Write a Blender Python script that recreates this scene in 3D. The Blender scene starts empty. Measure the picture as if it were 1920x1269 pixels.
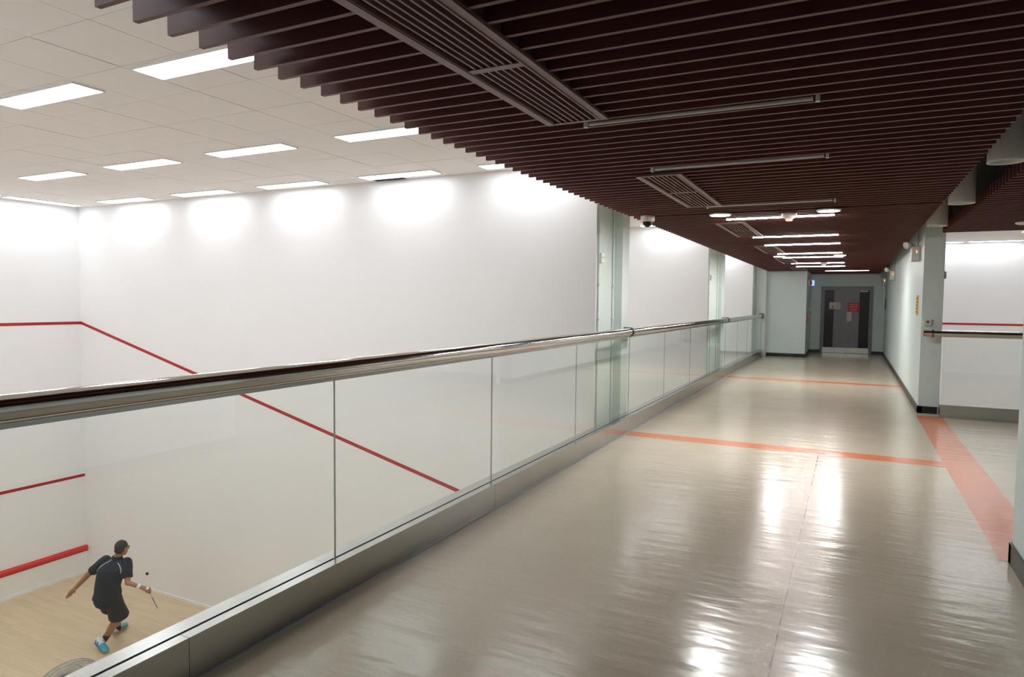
import bpy, bmesh, math, random
from mathutils import Vector, Matrix
random.seed(7)
C = bpy.context.scene.collection
PI = math.pi

# ---------------------------------------------------------------- camera
cd = bpy.data.cameras.new('camera')
cam = bpy.data.objects.new('camera', cd); C.objects.link(cam)
cd.sensor_fit = 'HORIZONTAL'; cd.sensor_width = 36.0
cd.lens = 1268.35 / 1920 * 36.0
cd.clip_start = 0.05; cd.clip_end = 200
rt = Vector((0.8933710, 0.4492246, 0.0092435)); up = Vector((-0.0328516, 0.0447870, 0.9984563)); fw = Vector((-0.4481171, 0.8922956, -0.0547692))
M = Matrix((rt, up, -fw)).transposed().to_4x4(); M.translation = (0, 0, 1.55)
cam.matrix_world = M
bpy.context.scene.camera = cam

# ---------------------------------------------------------------- world and exposure (an enclosed building, lit by its own lamps)
w = bpy.data.worlds.new('world'); bpy.context.scene.world = w; w.use_nodes = True
w.node_tree.nodes['Background'].inputs[0].default_value = (0.8, 0.85, 0.9, 1)
w.node_tree.nodes['Background'].inputs[1].default_value = 0.02
vs = bpy.context.scene.view_settings
vs.view_transform = 'Standard'; vs.look = 'None'; vs.exposure = 0.0; vs.gamma = 1.0; vs.use_curve_mapping = False
bpy.context.scene.display_settings.display_device = 'sRGB'
cy = bpy.context.scene.cycles
cy.max_bounces = 10; cy.diffuse_bounces = 6; cy.glossy_bounces = 4; cy.transparent_max_bounces = 16
cy.sample_clamp_indirect = 6.0; cy.caustics_reflective = False; cy.caustics_refractive = False

PANEL_L, TUBE_L, DISC_L = 17.5, 86.0, 350.0        # radiance of the lamps: court panels, corridor tubes, round corridor lamps

# ---------------------------------------------------------------- materials
def srgb(r, g, b):
    f = lambda c: (c / 255 / 12.92) if c / 255 <= .04045 else ((c / 255 + .055) / 1.055) ** 2.4
    return (f(r), f(g), f(b), 1)

def mat(name, col, rough=.5, metal=0., spec=.5, noise=0., nscale=8., bump=0., bscale=60., coat=0.):
    m = bpy.data.materials.new(name); m.use_nodes = True
    nt = m.node_tree; b = nt.nodes['Principled BSDF']
    b.inputs['Base Color'].default_value = col
    b.inputs['Roughness'].default_value = rough; b.inputs['Metallic'].default_value = metal
    b.inputs['Specular IOR Level'].default_value = spec
    if coat: b.inputs['Coat Weight'].default_value = coat; b.inputs['Coat Roughness'].default_value = .06
    tc = nt.nodes.new('ShaderNodeTexCoord')
    n = nt.nodes.new('ShaderNodeTexNoise'); n.inputs['Scale'].default_value = nscale; n.inputs['Detail'].default_value = 3
    nt.links.new(tc.outputs['Object'], n.inputs['Vector'])
    mx = nt.nodes.new('ShaderNodeMix'); mx.data_type = 'RGBA'
    k = noise
    mx.inputs[6].default_value = tuple(c * (1 - k) for c in col[:3]) + (1,)
    mx.inputs[7].default_value = tuple(min(1, c * (1 + k)) for c in col[:3]) + (1,)
    nt.links.new(n.outputs['Fac'], mx.inputs[0]); nt.links.new(mx.outputs[2], b.inputs['Base Color'])
    if bump:
        n2 = nt.nodes.new('ShaderNodeTexNoise'); n2.inputs['Scale'].default_value = bscale; n2.inputs['Detail'].default_value = 2
        nt.links.new(tc.outputs['Object'], n2.inputs['Vector'])
        bp = nt.nodes.new('ShaderNodeBump'); bp.inputs['Strength'].default_value = bump; bp.inputs['Distance'].default_value = .01
        nt.links.new(n2.outputs['Fac'], bp.inputs['Height']); nt.links.new(bp.outputs['Normal'], b.inputs['Normal'])
    return m

def emit(name, col, strength):
    m = bpy.data.materials.new(name); m.use_nodes = True
    b = m.node_tree.nodes['Principled BSDF']
    b.inputs['Base Color'].default_value = (.9, .9, .9, 1)
    b.inputs['Emission Color'].default_value = col; b.inputs['Emission Strength'].default_value = strength
    return m

MT = {}
MT['court_white'] = mat('court_white_plaster', (.89, .89, .89, 1), .55, noise=.02, nscale=1.3, bump=.06, bscale=18)
MT['skirt_white'] = mat('white_skirting_paint', (.88, .88, .87, 1), .4, noise=.01)
MT['red_line'] = mat('red_line_paint', srgb(172, 32, 32), .5, noise=.08, nscale=5)
MT['tin_red'] = mat('red_tin_paint', srgb(214, 42, 44), .4, noise=.06, nscale=6)
MT['teal'] = mat('pale_teal_wall_paint', (.66, .765, .75, 1), .5, noise=.03, nscale=2, bump=.05, bscale=90)
MT['teal_rough'] = mat('pale_teal_rough_render', (.68, .755, .72, 1), .6, noise=.05, nscale=20, bump=.3, bscale=55)
MT['skirt_black'] = mat('black_vinyl_skirting', (.013, .015, .016, 1), .35, noise=.2)
MT['tile'] = mat('cream_ceiling_tile', (.88, .86, .835, 1), .8, noise=.025, nscale=3, bump=.05, bscale=120)
MT['grid_dark'] = mat('dark_ceiling_void', (.03, .028, .025, 1), .9, noise=.2)
MT['plenum'] = mat('black_plenum_paint', (.006, .006, .006, 1), .9, noise=.2)
MT['slat'] = mat('red_brown_slat_laminate', (.136, .046, .041, 1), .42, spec=.22, noise=.10, nscale=5)
MT['grille'] = mat('brown_grille_paint', (.185, .092, .082, 1), .4, noise=.06, nscale=5)
MT['white_plastic'] = mat('white_plastic', (.78, .78, .76, 1), .4, noise=.02)
MT['grey_plastic'] = mat('grey_plastic', (.42, .44, .47, 1), .4, noise=.05)
MT['dark_plastic'] = mat('dark_plastic', (.02, .022, .026, 1), .3, noise=.1)
MT['lamp_white'] = mat('white_enamel', (.70, .67, .65, 1), .35, noise=.02)
MT['chrome'] = mat('polished_steel', (.66, .65, .63, 1), .09, 1.0, noise=.02, nscale=30)
MT['ring_steel'] = mat('dull_bracket_steel', (.20, .19, .18, 1), .3, 1.0, noise=.1, nscale=20)
MT['gasket'] = mat('dark_blue_gasket', (.02, .022, .04, 1), .6, noise=.1)
MT['door_grey'] = mat('grey_door_paint', (.26, .26, .285, 1), .45, noise=.04, nscale=4)
MT['door_frame'] = mat('blue_grey_frame_paint', (.20, .23, .26, 1), .45, noise=.04)
MT['door_dark'] = mat('dark_door_glass', (.012, .010, .011, 1), .35, spec=.3, noise=.2)
MT['paper'] = mat('white_paper', (.72, .72, .76, 1), .7, noise=.03)
MT['beige_paper'] = mat('beige_plate', (.62, .60, .55, 1), .5, noise=.04)
MT['sign_red'] = mat('red_sign', (.62, .025, .025, 1), .5, noise=.04)
MT['sign_yellow'] = mat('yellow_sign', (.72, .45, .04, 1), .5, noise=.04)
MT['ink'] = mat('dark_ink', (.03, .03, .03, 1), .6, noise=.1)
MT['ink_pale'] = mat('pale_ink', (.85, .6, .55, 1), .6, noise=.05)
MT['sign_blue'] = mat('blue_sign', (.03, .08, .22, 1), .5, noise=.05)
MT['panel_on'] = emit('lit_panel', (.925, .955, 1, 1), PANEL_L)
MT['panel_wall'] = emit('dimmed_wall_panel', (.925, .955, 1, 1), PANEL_L * .56)     # same panels, dimmed along the walls to soften the bright patches there
MT['tube_on'] = emit('lit_tube', (1, .93, .91, 1), TUBE_L)
MT['tube_dim'] = emit('dimmed_tube', (1, .80, .74, 1), 18)  # output turned down so the wall around the door stays darker
MT['disc_on'] = emit('lit_disc', (1, .985, .96, 1), DISC_L)
MT['tube_off'] = mat('unlit_tube_glass', (.62, .60, .57, 1), .25, noise=.02)
MT['led_red'] = emit('red_led', (1, .05, .02, 1), 3)
MT['led_orange'] = emit('orange_led', (1, .35, .05, 1), 5)
MT['led_green'] = emit('green_led', (.4, 1, .1, 1), 5)
MT['exit_blue'] = emit('lit_blue_sign', (.22, .42, 1, 1), 1.3)
MT['skin'] = mat('brown_skin', (.36, .17, .10, 1), .5, noise=.12, nscale=9)
MT['hair'] = mat('short_black_hair', (.022, .018, .016, 1), .6, noise=.3, nscale=60, bump=.4, bscale=200)
MT['shirt'] = mat('dark_navy_shirt', (.006, .012, .021, 1), .8, noise=.35, nscale=12, bump=.25, bscale=22)
MT['shorts'] = mat('black_shorts', (.006, .009, .015, 1), .75, noise=.35, nscale=12, bump=.25, bscale=20)
MT['shoe_teal'] = mat('teal_shoe', (.05, .34, .46, 1), .5, noise=.3, nscale=25)
MT['shoe_white'] = mat('white_shoe', (.78, .80, .82, 1), .5, noise=.05)
MT['shoe_blue'] = mat('blue_shoe', (.04, .22, .50, 1), .5, noise=.2, nscale=25)
MT['gum'] = mat('gum_sole', (.33, .20, .10, 1), .6, noise=.1)
MT['sock'] = mat('black_sock', (.012, .012, .013, 1), .8, noise=.2)
MT['ball'] = mat('black_rubber', (.012, .012, .014, 1), .7, noise=.2)
MT['fan_wire'] = mat('grey_fan_wire', (.40, .42, .42, 1), .4, .3, noise=.05)
MT['fan_blade'] = mat('grey_fan_blade', (.30, .33, .33, 1), .4, noise=.05)
MT['racket'] = mat('grey_racket_frame', (.30, .30, .32, 1), .35, .3, noise=.2)

def brushed(name, col, rough, axis):
    m = mat(name, col, rough, 1.0); nt = m.node_tree; b = nt.nodes['Principled BSDF']
    tc = nt.nodes.new('ShaderNodeTexCoord'); mp = nt.nodes.new('ShaderNodeMapping')
    s = [400, 400, 400]; s[axis] = 3; mp.inputs['Scale'].default_value = s
    n = nt.nodes.new('ShaderNodeTexNoise'); n.inputs['Scale'].default_value = 1; n.inputs['Detail'].default_value = 2
    nt.links.new(tc.outputs['Object'], mp.inputs['Vector']); nt.links.new(mp.outputs['Vector'], n.inputs['Vector'])
    mr = nt.nodes.new('ShaderNodeMapRange'); mr.inputs[3].default_value = rough * .88; mr.inputs[4].default_value = rough * 1.12
    nt.links.new(n.outputs['Fac'], mr.inputs[0]); nt.links.new(mr.outputs[0], b.inputs['Roughness'])
    return m
MT['steel_y'] = brushed('brushed_steel_along', (.50, .49, .475, 1), .24, 1)
MT['steel_x'] = brushed('brushed_steel_across', (.50, .49, .475, 1), .26, 0)

def glass_mat():
    m = bpy.data.materials.new('clear_green_glass'); m.use_nodes = True; nt = m.node_tree
    for n in list(nt.nodes): nt.nodes.remove(n)
    out = nt.nodes.new('ShaderNodeOutputMaterial'); mix = nt.nodes.new('ShaderNodeMixShader')
    tr = nt.nodes.new('ShaderNodeBsdfTransparent'); gl = nt.nodes.new('ShaderNodeBsdfGlossy')
    tr.inputs[0].default_value = (.955, .977, .966, 1); gl.inputs['Roughness'].default_value = .0
    gl.inputs[0].default_value = (.95, 1, .98, 1)
    fr = nt.nodes.new('ShaderNodeFresnel'); fr.inputs[0].default_value = 1.62
    ge = nt.nodes.new('ShaderNodeNewGeometry'); su = nt.nodes.new('ShaderNodeMath'); su.operation = 'SUBTRACT'; su.inputs[0].default_value = 1
    mu = nt.nodes.new('ShaderNodeMath'); mu.operation = 'MULTIPLY'
    nt.links.new(ge.outputs['Backfacing'], su.inputs[1]); nt.links.new(su.outputs[0], mu.inputs[0]); nt.links.new(fr.outputs[0], mu.inputs[1])
    nt.links.new(mu.outputs[0], mix.inputs[0]); nt.links.new(tr.outputs[0], mix.inputs[1]); nt.links.new(gl.outputs[0], mix.inputs[2])
    nt.links.new(mix.outputs[0], out.inputs[0])
    return m
MT['glass'] = glass_mat()
MT['glass_edge'] = mat('green_glass_edge', (.40, .47, .44, 1), .25, noise=.05)
def glass_pane(lo, hi, ax, parent):
    o = box('glass_pane', lo, hi, 'glass', parent); o.data.materials.append(MT['glass_edge'])
    for p in o.data.polygons:
        if abs(p.normal[ax]) < .5: p.material_index = 1
    return o

def floor_mat(name, col, seam):
    m = bpy.data.materials.new(name); m.use_nodes = True; nt = m.node_tree; L = nt.links
    b = nt.nodes['Principled BSDF']; tc = nt.nodes.new('ShaderNodeTexCoord')
    def noise(scale, det, vec=None, sc=None):
        n = nt.nodes.new('ShaderNodeTexNoise'); n.inputs['Scale'].default_value = scale; n.inputs['Detail'].default_value = det
        if sc:
            mp = nt.nodes.new('ShaderNodeMapping'); mp.inputs['Scale'].default_value = sc
            L.new(tc.outputs['Object'], mp.inputs['Vector']); L.new(mp.outputs[0], n.inputs['Vector'])
        else: L.new(tc.outputs['Object'], n.inputs['Vector'])
        return n
    n1 = noise(60, 4); n2 = noise(1.2, 2)
    add = nt.nodes.new('ShaderNodeMath'); add.operation = 'ADD'; L.new(n1.outputs['Fac'], add.inputs[0]); L.new(n2.outputs['Fac'], add.inputs[1])
    mr = nt.nodes.new('ShaderNodeMapRange'); mr.inputs[1].default_value = .6; mr.inputs[2].default_value = 1.4; L.new(add.outputs[0], mr.inputs[0])
    mx = nt.nodes.new('ShaderNodeMix'); mx.data_type = 'RGBA'; L.new(mr.outputs[0], mx.inputs[0])
    mx.inputs[6].default_value = tuple(c * .91 for c in col[:3]) + (1,); mx.inputs[7].default_value = tuple(c * 1.09 for c in col[:3]) + (1,)
    outc = mx.outputs[2]
    if seam:      # worn welded seam between two vinyl sheets along x = -0.264
        sx = nt.nodes.new('ShaderNodeSeparateXYZ'); L.new(tc.outputs['Object'], sx.inputs[0])
        a = nt.nodes.new('ShaderNodeMath'); a.operation = 'ADD'; a.inputs[1].default_value = .264; L.new(sx.outputs[0], a.inputs[0])
        ab = nt.nodes.new('ShaderNodeMath'); ab.operation = 'ABSOLUTE'; L.new(a.outputs[0], ab.inputs[0])
        lt = nt.nodes.new('ShaderNodeMath'); lt.operation = 'LESS_THAN'; lt.inputs[1].default_value = .0042; L.new(ab.outputs[0], lt.inputs[0])
        n3 = noise(1, 3, sc=(.1, 7, 1)); gt = nt.nodes.new('ShaderNodeMapRange'); gt.inputs[1].default_value = .34; gt.inputs[2].default_value = .50; L.new(n3.outputs['Fac'], gt.inputs[0])
        yl = nt.nodes.new('ShaderNodeMath'); yl.operation = 'LESS_THAN'; yl.inputs[1].default_value = 7.6; L.new(sx.outputs[1], yl.inputs[0])
        m1 = nt.nodes.new('ShaderNodeMath'); m1.operation = 'MULTIPLY'; L.new(lt.outputs[0], m1.inputs[0]); L.new(gt.outputs[0], m1.inputs[1])
        m2 = nt.nodes.new('ShaderNodeMath'); m2.operation = 'MULTIPLY'; L.new(m1.outputs[0], m2.inputs[0]); L.new(yl.outputs[0], m2.inputs[1])
        m3 = nt.nodes.new('ShaderNodeMath'); m3.operation = 'MULTIPLY'; m3.inputs[1].default_value = .75; L.new(m2.outputs[0], m3.inputs[0])
        mx2 = nt.nodes.new('ShaderNodeMix'); mx2.data_type = 'RGBA'; L.new(m3.outputs[0], mx2.inputs[0]); L.new(outc, mx2.inputs[6]); mx2.inputs[7].default_value = (.05, .04, .04, 1)
        outc = mx2.outputs[2]
    L.new(outc, b.inputs['Base Color'])
    n4 = noise(3.5, 3); r = nt.nodes.new('ShaderNodeMapRange'); r.inputs[3].default_value = .13; r.inputs[4].default_value = .24; L.new(n4.outputs['Fac'], r.inputs[0])
    L.new(r.outputs[0], b.inputs['Roughness']); b.inputs['Specular IOR Level'].default_value = .6
    # ripples in the vinyl: long low wrinkles across the corridor and a fine grain
    n5 = noise(1, 2, sc=(2.2, 9, 1)); n6 = noise(1, 2, sc=(9, 20, 1)); n7 = noise(220, 2)
    def bump(h, st, di, prev):
        bp = nt.nodes.new('ShaderNodeBump'); bp.inputs['Strength'].default_value = st; bp.inputs['Distance'].default_value = di
        L.new(h.outputs['Fac'], bp.inputs['Height'])
        if prev: L.new(prev.outputs[0], bp.inputs['Normal'])
        return bp
    bp = bump(n5, .7, .006, None); bp = bump(n6, .45, .0016, bp); bp = bump(n7, .25, .0003, bp)
    L.new(bp.outputs[0], b.inputs['Normal'])
    return m
MT['vinyl'] = floor_mat('beige_vinyl_floor', (.61, .525, .405, 1), True)
MT['vinyl_orange'] = floor_mat('orange_vinyl_strip', (.74, .235, .10, 1), False)

def wood_mat():
    m = bpy.data.materials.new('maple_court_floor'); m.use_nodes = True; nt = m.node_tree; L = nt.links
    b = nt.nodes['Principled BSDF']; tc = nt.nodes.new('ShaderNodeTexCoord')
    br = nt.nodes.new('ShaderNodeTexBrick'); br.inputs['Scale'].default_value = 1; br.inputs['Brick Width'].default_value = .9; br.inputs['Row Height'].default_value = .06
    br.inputs['Mortar Size'].default_value = .0008; br.inputs['Color1'].default_value = (.70, .545, .36, 1); br.inputs['Color2'].default_value = (.64, .49, .315, 1); br.inputs['Mortar'].default_value = (.36, .25, .13, 1)
    L.new(tc.outputs['Object'], br.inputs['Vector'])
    mp = nt.nodes.new('ShaderNodeMapping'); mp.inputs['Scale'].default_value = (1.5, 16, 1); L.new(tc.outputs['Object'], mp.inputs[0])
    n = nt.nodes.new('ShaderNodeTexNoise'); n.inputs['Scale'].default_value = 1; n.inputs['Detail'].default_value = 4; L.new(mp.outputs[0], n.inputs[0])
    mx = nt.nodes.new('ShaderNodeMix'); mx.data_type = 'RGBA'; mx.blend_type = 'MULTIPLY'; mx.inputs[0].default_value = .45
    rp = nt.nodes.new('ShaderNodeMapRange'); rp.inputs[3].default_value = .7; rp.inputs[4].default_value = 1.25; L.new(n.outputs['Fac'], rp.inputs[0])
    L.new(br.outputs['Color'], mx.inputs[6]); L.new(rp.outputs[0], mx.inputs[7]); L.new(mx.outputs[2], b.inputs['Base Color'])
    b.inputs['Roughness'].default_value = .4
    return m
MT['maple'] = wood_mat()

# ---------------------------------------------------------------- helpers
def link(name, me, m, parent=None, loc=(0, 0, 0), rotz=0.):
    o = bpy.data.objects.new(name, me)
    if m is not None and not me.materials: me.materials.append(MT[m])
    C.objects.link(o); o.location = loc; o.rotation_euler = (0, 0, rotz)
    if parent is not None: o.parent = parent
    return o

def add_box(bm, lo, hi):
    vs_ = [bm.verts.new((x, y, z)) for x in (lo[0], hi[0]) for y in (lo[1], hi[1]) for z in (lo[2], hi[2])]
    for f in ((0, 1, 3, 2), (4, 6, 7, 5), (0, 4, 5, 1), (2, 3, 7, 6), (0, 2, 6, 4), (1, 5, 7, 3)):
        bm.faces.new([vs_[i] for i in f])

def to_mesh(bm, name, smooth=False, bevel=0.):
    if bevel:
        bmesh.ops.bevel(bm, geom=bm.edges[:], offset=bevel, segments=2, profile=.5, affect='EDGES')
    bmesh.ops.recalc_face_normals(bm, faces=bm.faces[:])
    me = bpy.data.meshes.new(name); bm.to_mesh(me); bm.free()
    if smooth:
        for p in me.polygons: p.use_smooth = True
    return me

def box(name, lo, hi, m, parent=None, bevel=0.):
    bm = bmesh.new(); add_box(bm, lo, hi)
    return link(name, to_mesh(bm, name, bevel=bevel), m, parent)

def boxes(name, lst, m, parent=None):
    bm = bmesh.new()
    for lo, hi in lst: add_box(bm, lo, hi)
    return link(name, to_mesh(bm, name), m, parent)

def frame_of(d):
    d = d.normalized(); a = Vector((0, 0, 1)) if abs(d.z) < .9 else Vector((1, 0, 0))
    u = a.cross(d).normalized(); return u, d.cross(u).normalized()

def add_tube(bm, pts, r, n=12, cap=True):
    pts = [Vector(p) for p in pts]; rings = []
    rr = r if isinstance(r, (list, tuple)) else [r] * len(pts)
    for i, p in enumerate(pts):
        d = (pts[min(i + 1, len(pts) - 1)] - pts[max(i - 1, 0)]); u, v = frame_of(d)
        if rings and u.dot(pu) < 0: u, v = -u, -v
        pu = u
        rings.append([bm.verts.new(p + (u * math.cos(2 * PI * k / n) + v * math.sin(2 * PI * k / n)) * rr[i]) for k in range(n)])
    for a, b in zip(rings, rings[1:]):
        for k in range(n): bm.faces.new((a[k], a[(k + 1) % n], b[(k + 1) % n], b[k]))
    if cap: bm.faces.new(rings[0][::-1]); bm.faces.new(rings[-1])

def tube(name, pts, r, m, parent=None, n=12):
    bm = bmesh.new(); add_tube(bm, pts, r, n); o = link(name, to_mesh(bm, name, True), m, parent)
    return sharp(o)

def sharp(o):
    try: o.data.set_sharp_from_angle(angle=math.radians(40))
    except Exception: pass
    return o

def lathe(name, prof, m, parent=None, loc=(0, 0, 0), n=28, axis=None):
    """prof: list of (r, z) from first to last, spun about z (or about axis)"""
    bm = bmesh.new(); rings = []
    A = Vector(axis).normalized() if axis else Vector((0, 0, 1)); u, v = frame_of(A)
    if axis is None: u, v = Vector((1, 0, 0)), Vector((0, 1, 0))
    for r, z in prof:
        if r < 1e-6: rings.append([bm.verts.new(A * z)])
        else: rings.append([bm.verts.new(A * z + (u * math.cos(2 * PI * k / n) + v * math.sin(2 * PI * k / n)) * r) for k in range(n)])
    for a, b in zip(rings, rings[1:]):
        for k in range(n):
            k2 = (k + 1) % n
            if len(a) == 1 and len(b) == 1: continue
            if len(a) == 1: bm.faces.new((a[0], b[k2], b[k]))
            elif len(b) == 1: bm.faces.new((a[k], a[k2], b[0]))
            else: bm.faces.new((a[k], a[k2], b[k2], b[k]))
    return sharp(link(name, to_mesh(bm, name, True), m, parent, loc))

def prism(name, poly, axis, a, b, m, parent=None, bevel=0.):
    """poly: 2-D outline; axis 0 x / 1 y / 2 z is the extrusion axis from a to b"""
    bm = bmesh.new()
    def P(p, t):
        if axis == 0: return (t, p[0], p[1])
        if axis == 1: return (p[0], t, p[1])
        return (p[0], p[1], t)
    A = [bm.verts.new(P(p, a)) for p in poly]; B = [bm.verts.new(P(p, b)) for p in poly]
    bm.faces.new(A); bm.faces.new(B[::-1])
    for i in range(len(poly)): bm.faces.new((A[i], B[i], B[(i + 1) % len(poly)], A[(i + 1) % len(poly)]))
    return link(name, to_mesh(bm, name, bevel=bevel), m, parent)

def thing(name, label, cat, loc=(0, 0, 0), rotz=0., group=None):
    o = bpy.data.objects.new(name, None); C.objects.link(o); o.location = loc; o.rotation_euler = (0, 0, rotz)
    o.empty_display_size = .05
    return tag(o, label, cat, group)

def tag(o, label, cat, group=None):
    o['label'] = label; o['category'] = cat
    if group: o['group'] = group
    return o

def struct(o, label=None, cat=None):
    o['kind'] = 'structure'
    if label: o['label'] = label
    if cat: o['category'] = cat
    return o

def dup(root, loc, rotz, label, group=None):
    r = root.copy(); C.objects.link(r); r.location = loc; r.rotation_euler = (0, 0, rotz); r['label'] = label
    if group: r['group'] = group
    for ch in list(root.children):
        c = ch.copy(); C.objects.link(c); c.parent = r
        for g in list(ch.children):
            d = g.copy(); C.objects.link(d); d.parent = c
    return r

# ---------------------------------------------------------------- key dimensions (metres; corridor floor at z = 0)
ZC, ZT = -3.449, 3.133           # court floor, court ceiling
XF, XB = -12.337, -2.63          # front wall, back end of the left courts
ZS = 2.507                       # underside of the slats
XR = .89                         # right wall of the corridor
YE, YD = 21.4, 23.8              # end wall, door wall

# ---------------------------------------------------------------- floors
fl = struct(boxes('floor', [((-2.49, -3.2, -.35), (XR, YD + .1, 0)), ((XR, -3.2, -.35), (4.6, 11.15, 0))], 'vinyl'), 'beige glossy vinyl corridor floor with orange strips', 'floor')
def strip(lo, hi): return box('floor_strip', (lo[0], lo[1], -.02), (hi[0], hi[1], .0012), 'vinyl_orange', fl)
strip((-2.338, 7.60), (.85, 7.86)); strip((-2.338, 14.62), (XR - .02, 14.92)); strip((.85, 4.96), (1.16, 11.0))
cf1 = struct(box('floor_court', (XF - .2, -.2, ZC - .2), (XB + .1, YE + .2, ZC), 'maple'), 'pale maple squash court floor', 'floor')
struct(box('floor_court_right', (1.13, 11.15, ZC - .2), (7.6, 20.6, ZC), 'maple'), 'maple floor of the squash court beyond the right railing', 'floor')

# ---------------------------------------------------------------- squash courts on the left
def court_side_wall(name, y0, y1, face_sign):
    wl = struct(box(name, (XF - .2, y0, ZC - .2), (XB, y1, ZT + .1), 'court_white'), 'white plastered side wall of a squash court', 'wall')
    return wl
wall1 = court_side_wall('wall_court_side', 7.357, 7.657, -1)
wall2 = court_side_wall('wall_court_second', 14.06, 14.36, -1)
wall3 = court_side_wall('wall_court_third', 20.95, 21.25, -1)
wall0 = court_side_wall('wall_court_near', .657, .957, 1)
wf = struct(box('wall_court_front', (XF - .25, .6, ZC - .2), (XF, 21.3, ZT + .1), 'court_white'), 'white front wall of the squash courts with red lines and tin', 'wall')
wb = struct(box('wall_court_back', (XB + .02, .657, ZC - .2), (-2.5, 21.25, -.36), 'court_white'), 'white wall under the edge of the corridor', 'wall')

def side_line(y, parent):      # sloping out line, front 4.57 m to back 2.13 m
    z0, z1 = ZC + 4.57, ZC + 2.13; t = .05
    prism('out_line', [(XF + .001, z0 - t), (XB, z1 - t), (XB, z1), (XF + .001, z0)], 1, y - .003, y + .01, 'red_line', parent)
    box('skirting', (XF, y - .012, ZC), (XB, y + .01, ZC + .045), 'skirt_white', parent)
side_line(7.357, wall1); side_line(14.06, wall2); side_line(20.95, wall3)
for y0, y1 in ((.957, 7.355), (7.66, 14.05), (14.37, 20.94)):
    box('out_line', (XF - .01, y0, ZC + 4.52), (XF + .003, y1, ZC + 4.57), 'red_line', wf)
    box('service_line', (XF - .01, y0, ZC + 1.765), (XF + .003, y1, ZC + 1.815), 'red_line', wf)
    prism('tin_band', [(XF - .01, ZC + .43), (XF + .05, ZC + .43), (XF + .05, ZC + .475), (XF + .02, ZC + .50), (XF - .01, ZC + .51)], 1, y0, y1, 'tin_red', wf)
    prism('tin_lip', [(XF - .01, ZC + .40), (XF + .03, ZC + .40), (XF + .03, ZC + .432), (XF - .01, ZC + .432)], 1, y0, y1, 'red_line', wf)
    box('tin_panel', (XF - .01, y0, ZC + .05), (XF + .02, y1, ZC + .402), 'skirt_white', wf)
    box('skirting', (XF - .01, y0, ZC), (XF + .035, y1, ZC + .05), 'skirt_white', wf)

# pillars at the ends of the court walls
def pillar(n, ya, yb, yc, xb, label):
    p = struct(prism('wall_pillar', [(-3.1, ya), (XB + .001, ya), (XB + .001, yb), (xb, yb), (xb, yc), (-3.1, yc)], 2, -1.2, ZT + .05, 'teal_rough'), label, 'pillar')
    return p
pil1 = pillar(1, 7.362, 7.95, 8.22, -2.505, 'pale teal pillar beside the first railing clamp')
pil2 = pillar(2, 14.065, 15.08, 15.38, -2.52, 'pale teal pillar at the second railing clamp')
pil3 = pillar(3, 20.955, 21.25, 21.42, -2.29, 'pale teal pillar where the railing meets the end wall')

# ---------------------------------------------------------------- court ceilings
def court_ceiling(name, y0, y1, tiled, label, x1=-1.9):
    c = struct(box(name, (XF - .1, y0, ZT + .014), (x1, y1, ZT + .12), 'grid_dark' if tiled else 'tile'), label, 'ceiling')
    if tiled:
        me = None; sx, sy = .5935, .585
        xs = [-3.95 - sx * k for k in range(-4, 16)]; ys = [2.44 + sy * k for k in range(-3, 9)]
        cache = {}
        for i, xa in enumerate(xs):
            for j, ya in enumerate(ys):
                xlo, xhi, ylo, yhi = max(xa - sx, XF), min(xa, x1), max(ya, y0), min(ya + sy, y1)
                if xhi - xlo < .05 or yhi - ylo < .05: continue
                if j == 8 and i in (6, 7) : yhi = 7.215 if yhi > 7.2 else yhi
                k = (round(xhi - xlo, 3), round(yhi - ylo, 3))
                if k not in cache:
                    bm = bmesh.new(); add_box(bm, (-k[0] / 2 + .003, -k[1] / 2 + .003, 0), (k[0] / 2 - .003, k[1] / 2 - .003, .013)); cache[k] = to_mesh(bm, 'tile')
                link('ceiling_tile', cache[k], 'tile', c, ((xlo + xhi) / 2, (ylo + yhi) / 2, ZT + random.choice((0, 0, .001, .002))))
    return c
court_ceiling('ceiling_court', .957, 7.357, True, 'cream tiled ceiling of the first court')
court_ceiling('ceiling_court_second', 7.657, 14.06, False, 'pale ceiling of the second court')
court_ceiling('ceiling_court_third', 14.36, 20.95, False, 'pale ceiling of the third court')
# dark bulkhead that closes the slat void towards the courts
struct(box('ceiling_void', (-2.2, -3.2, 2.62), (.735, YD + .1, 2.70), 'plenum'), 'black void above the slat ceiling', 'ceiling')
struct(box('trim_bulkhead', (-2.2, -3.2, 2.70), (-2.1, YE, ZT + .1), 'tile'))
struct(box('ceiling_void_right', (.72, -3.2, 2.95), (4.6, 10.62, 3.02), 'plenum'), 'black void above the right slat ceiling', 'ceiling')
struct(box('trim_void', (.715, -3.2, 2.70), (.735, YD, 2.96), 'plenum'))
struct(box('trim_slot', (.735, 10.62, 2.80), (XR + .02, YD, 2.96), 'plenum'))
struct(box('trim_void_right', (1.13, -3.2, 2.61), (1.15, 10.6, 2.96), 'plenum'))
struct(box('trim_fascia', (1.035, 10.60, 2.52), (4.6, 10.64, 3.3), 'slat'))

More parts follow.
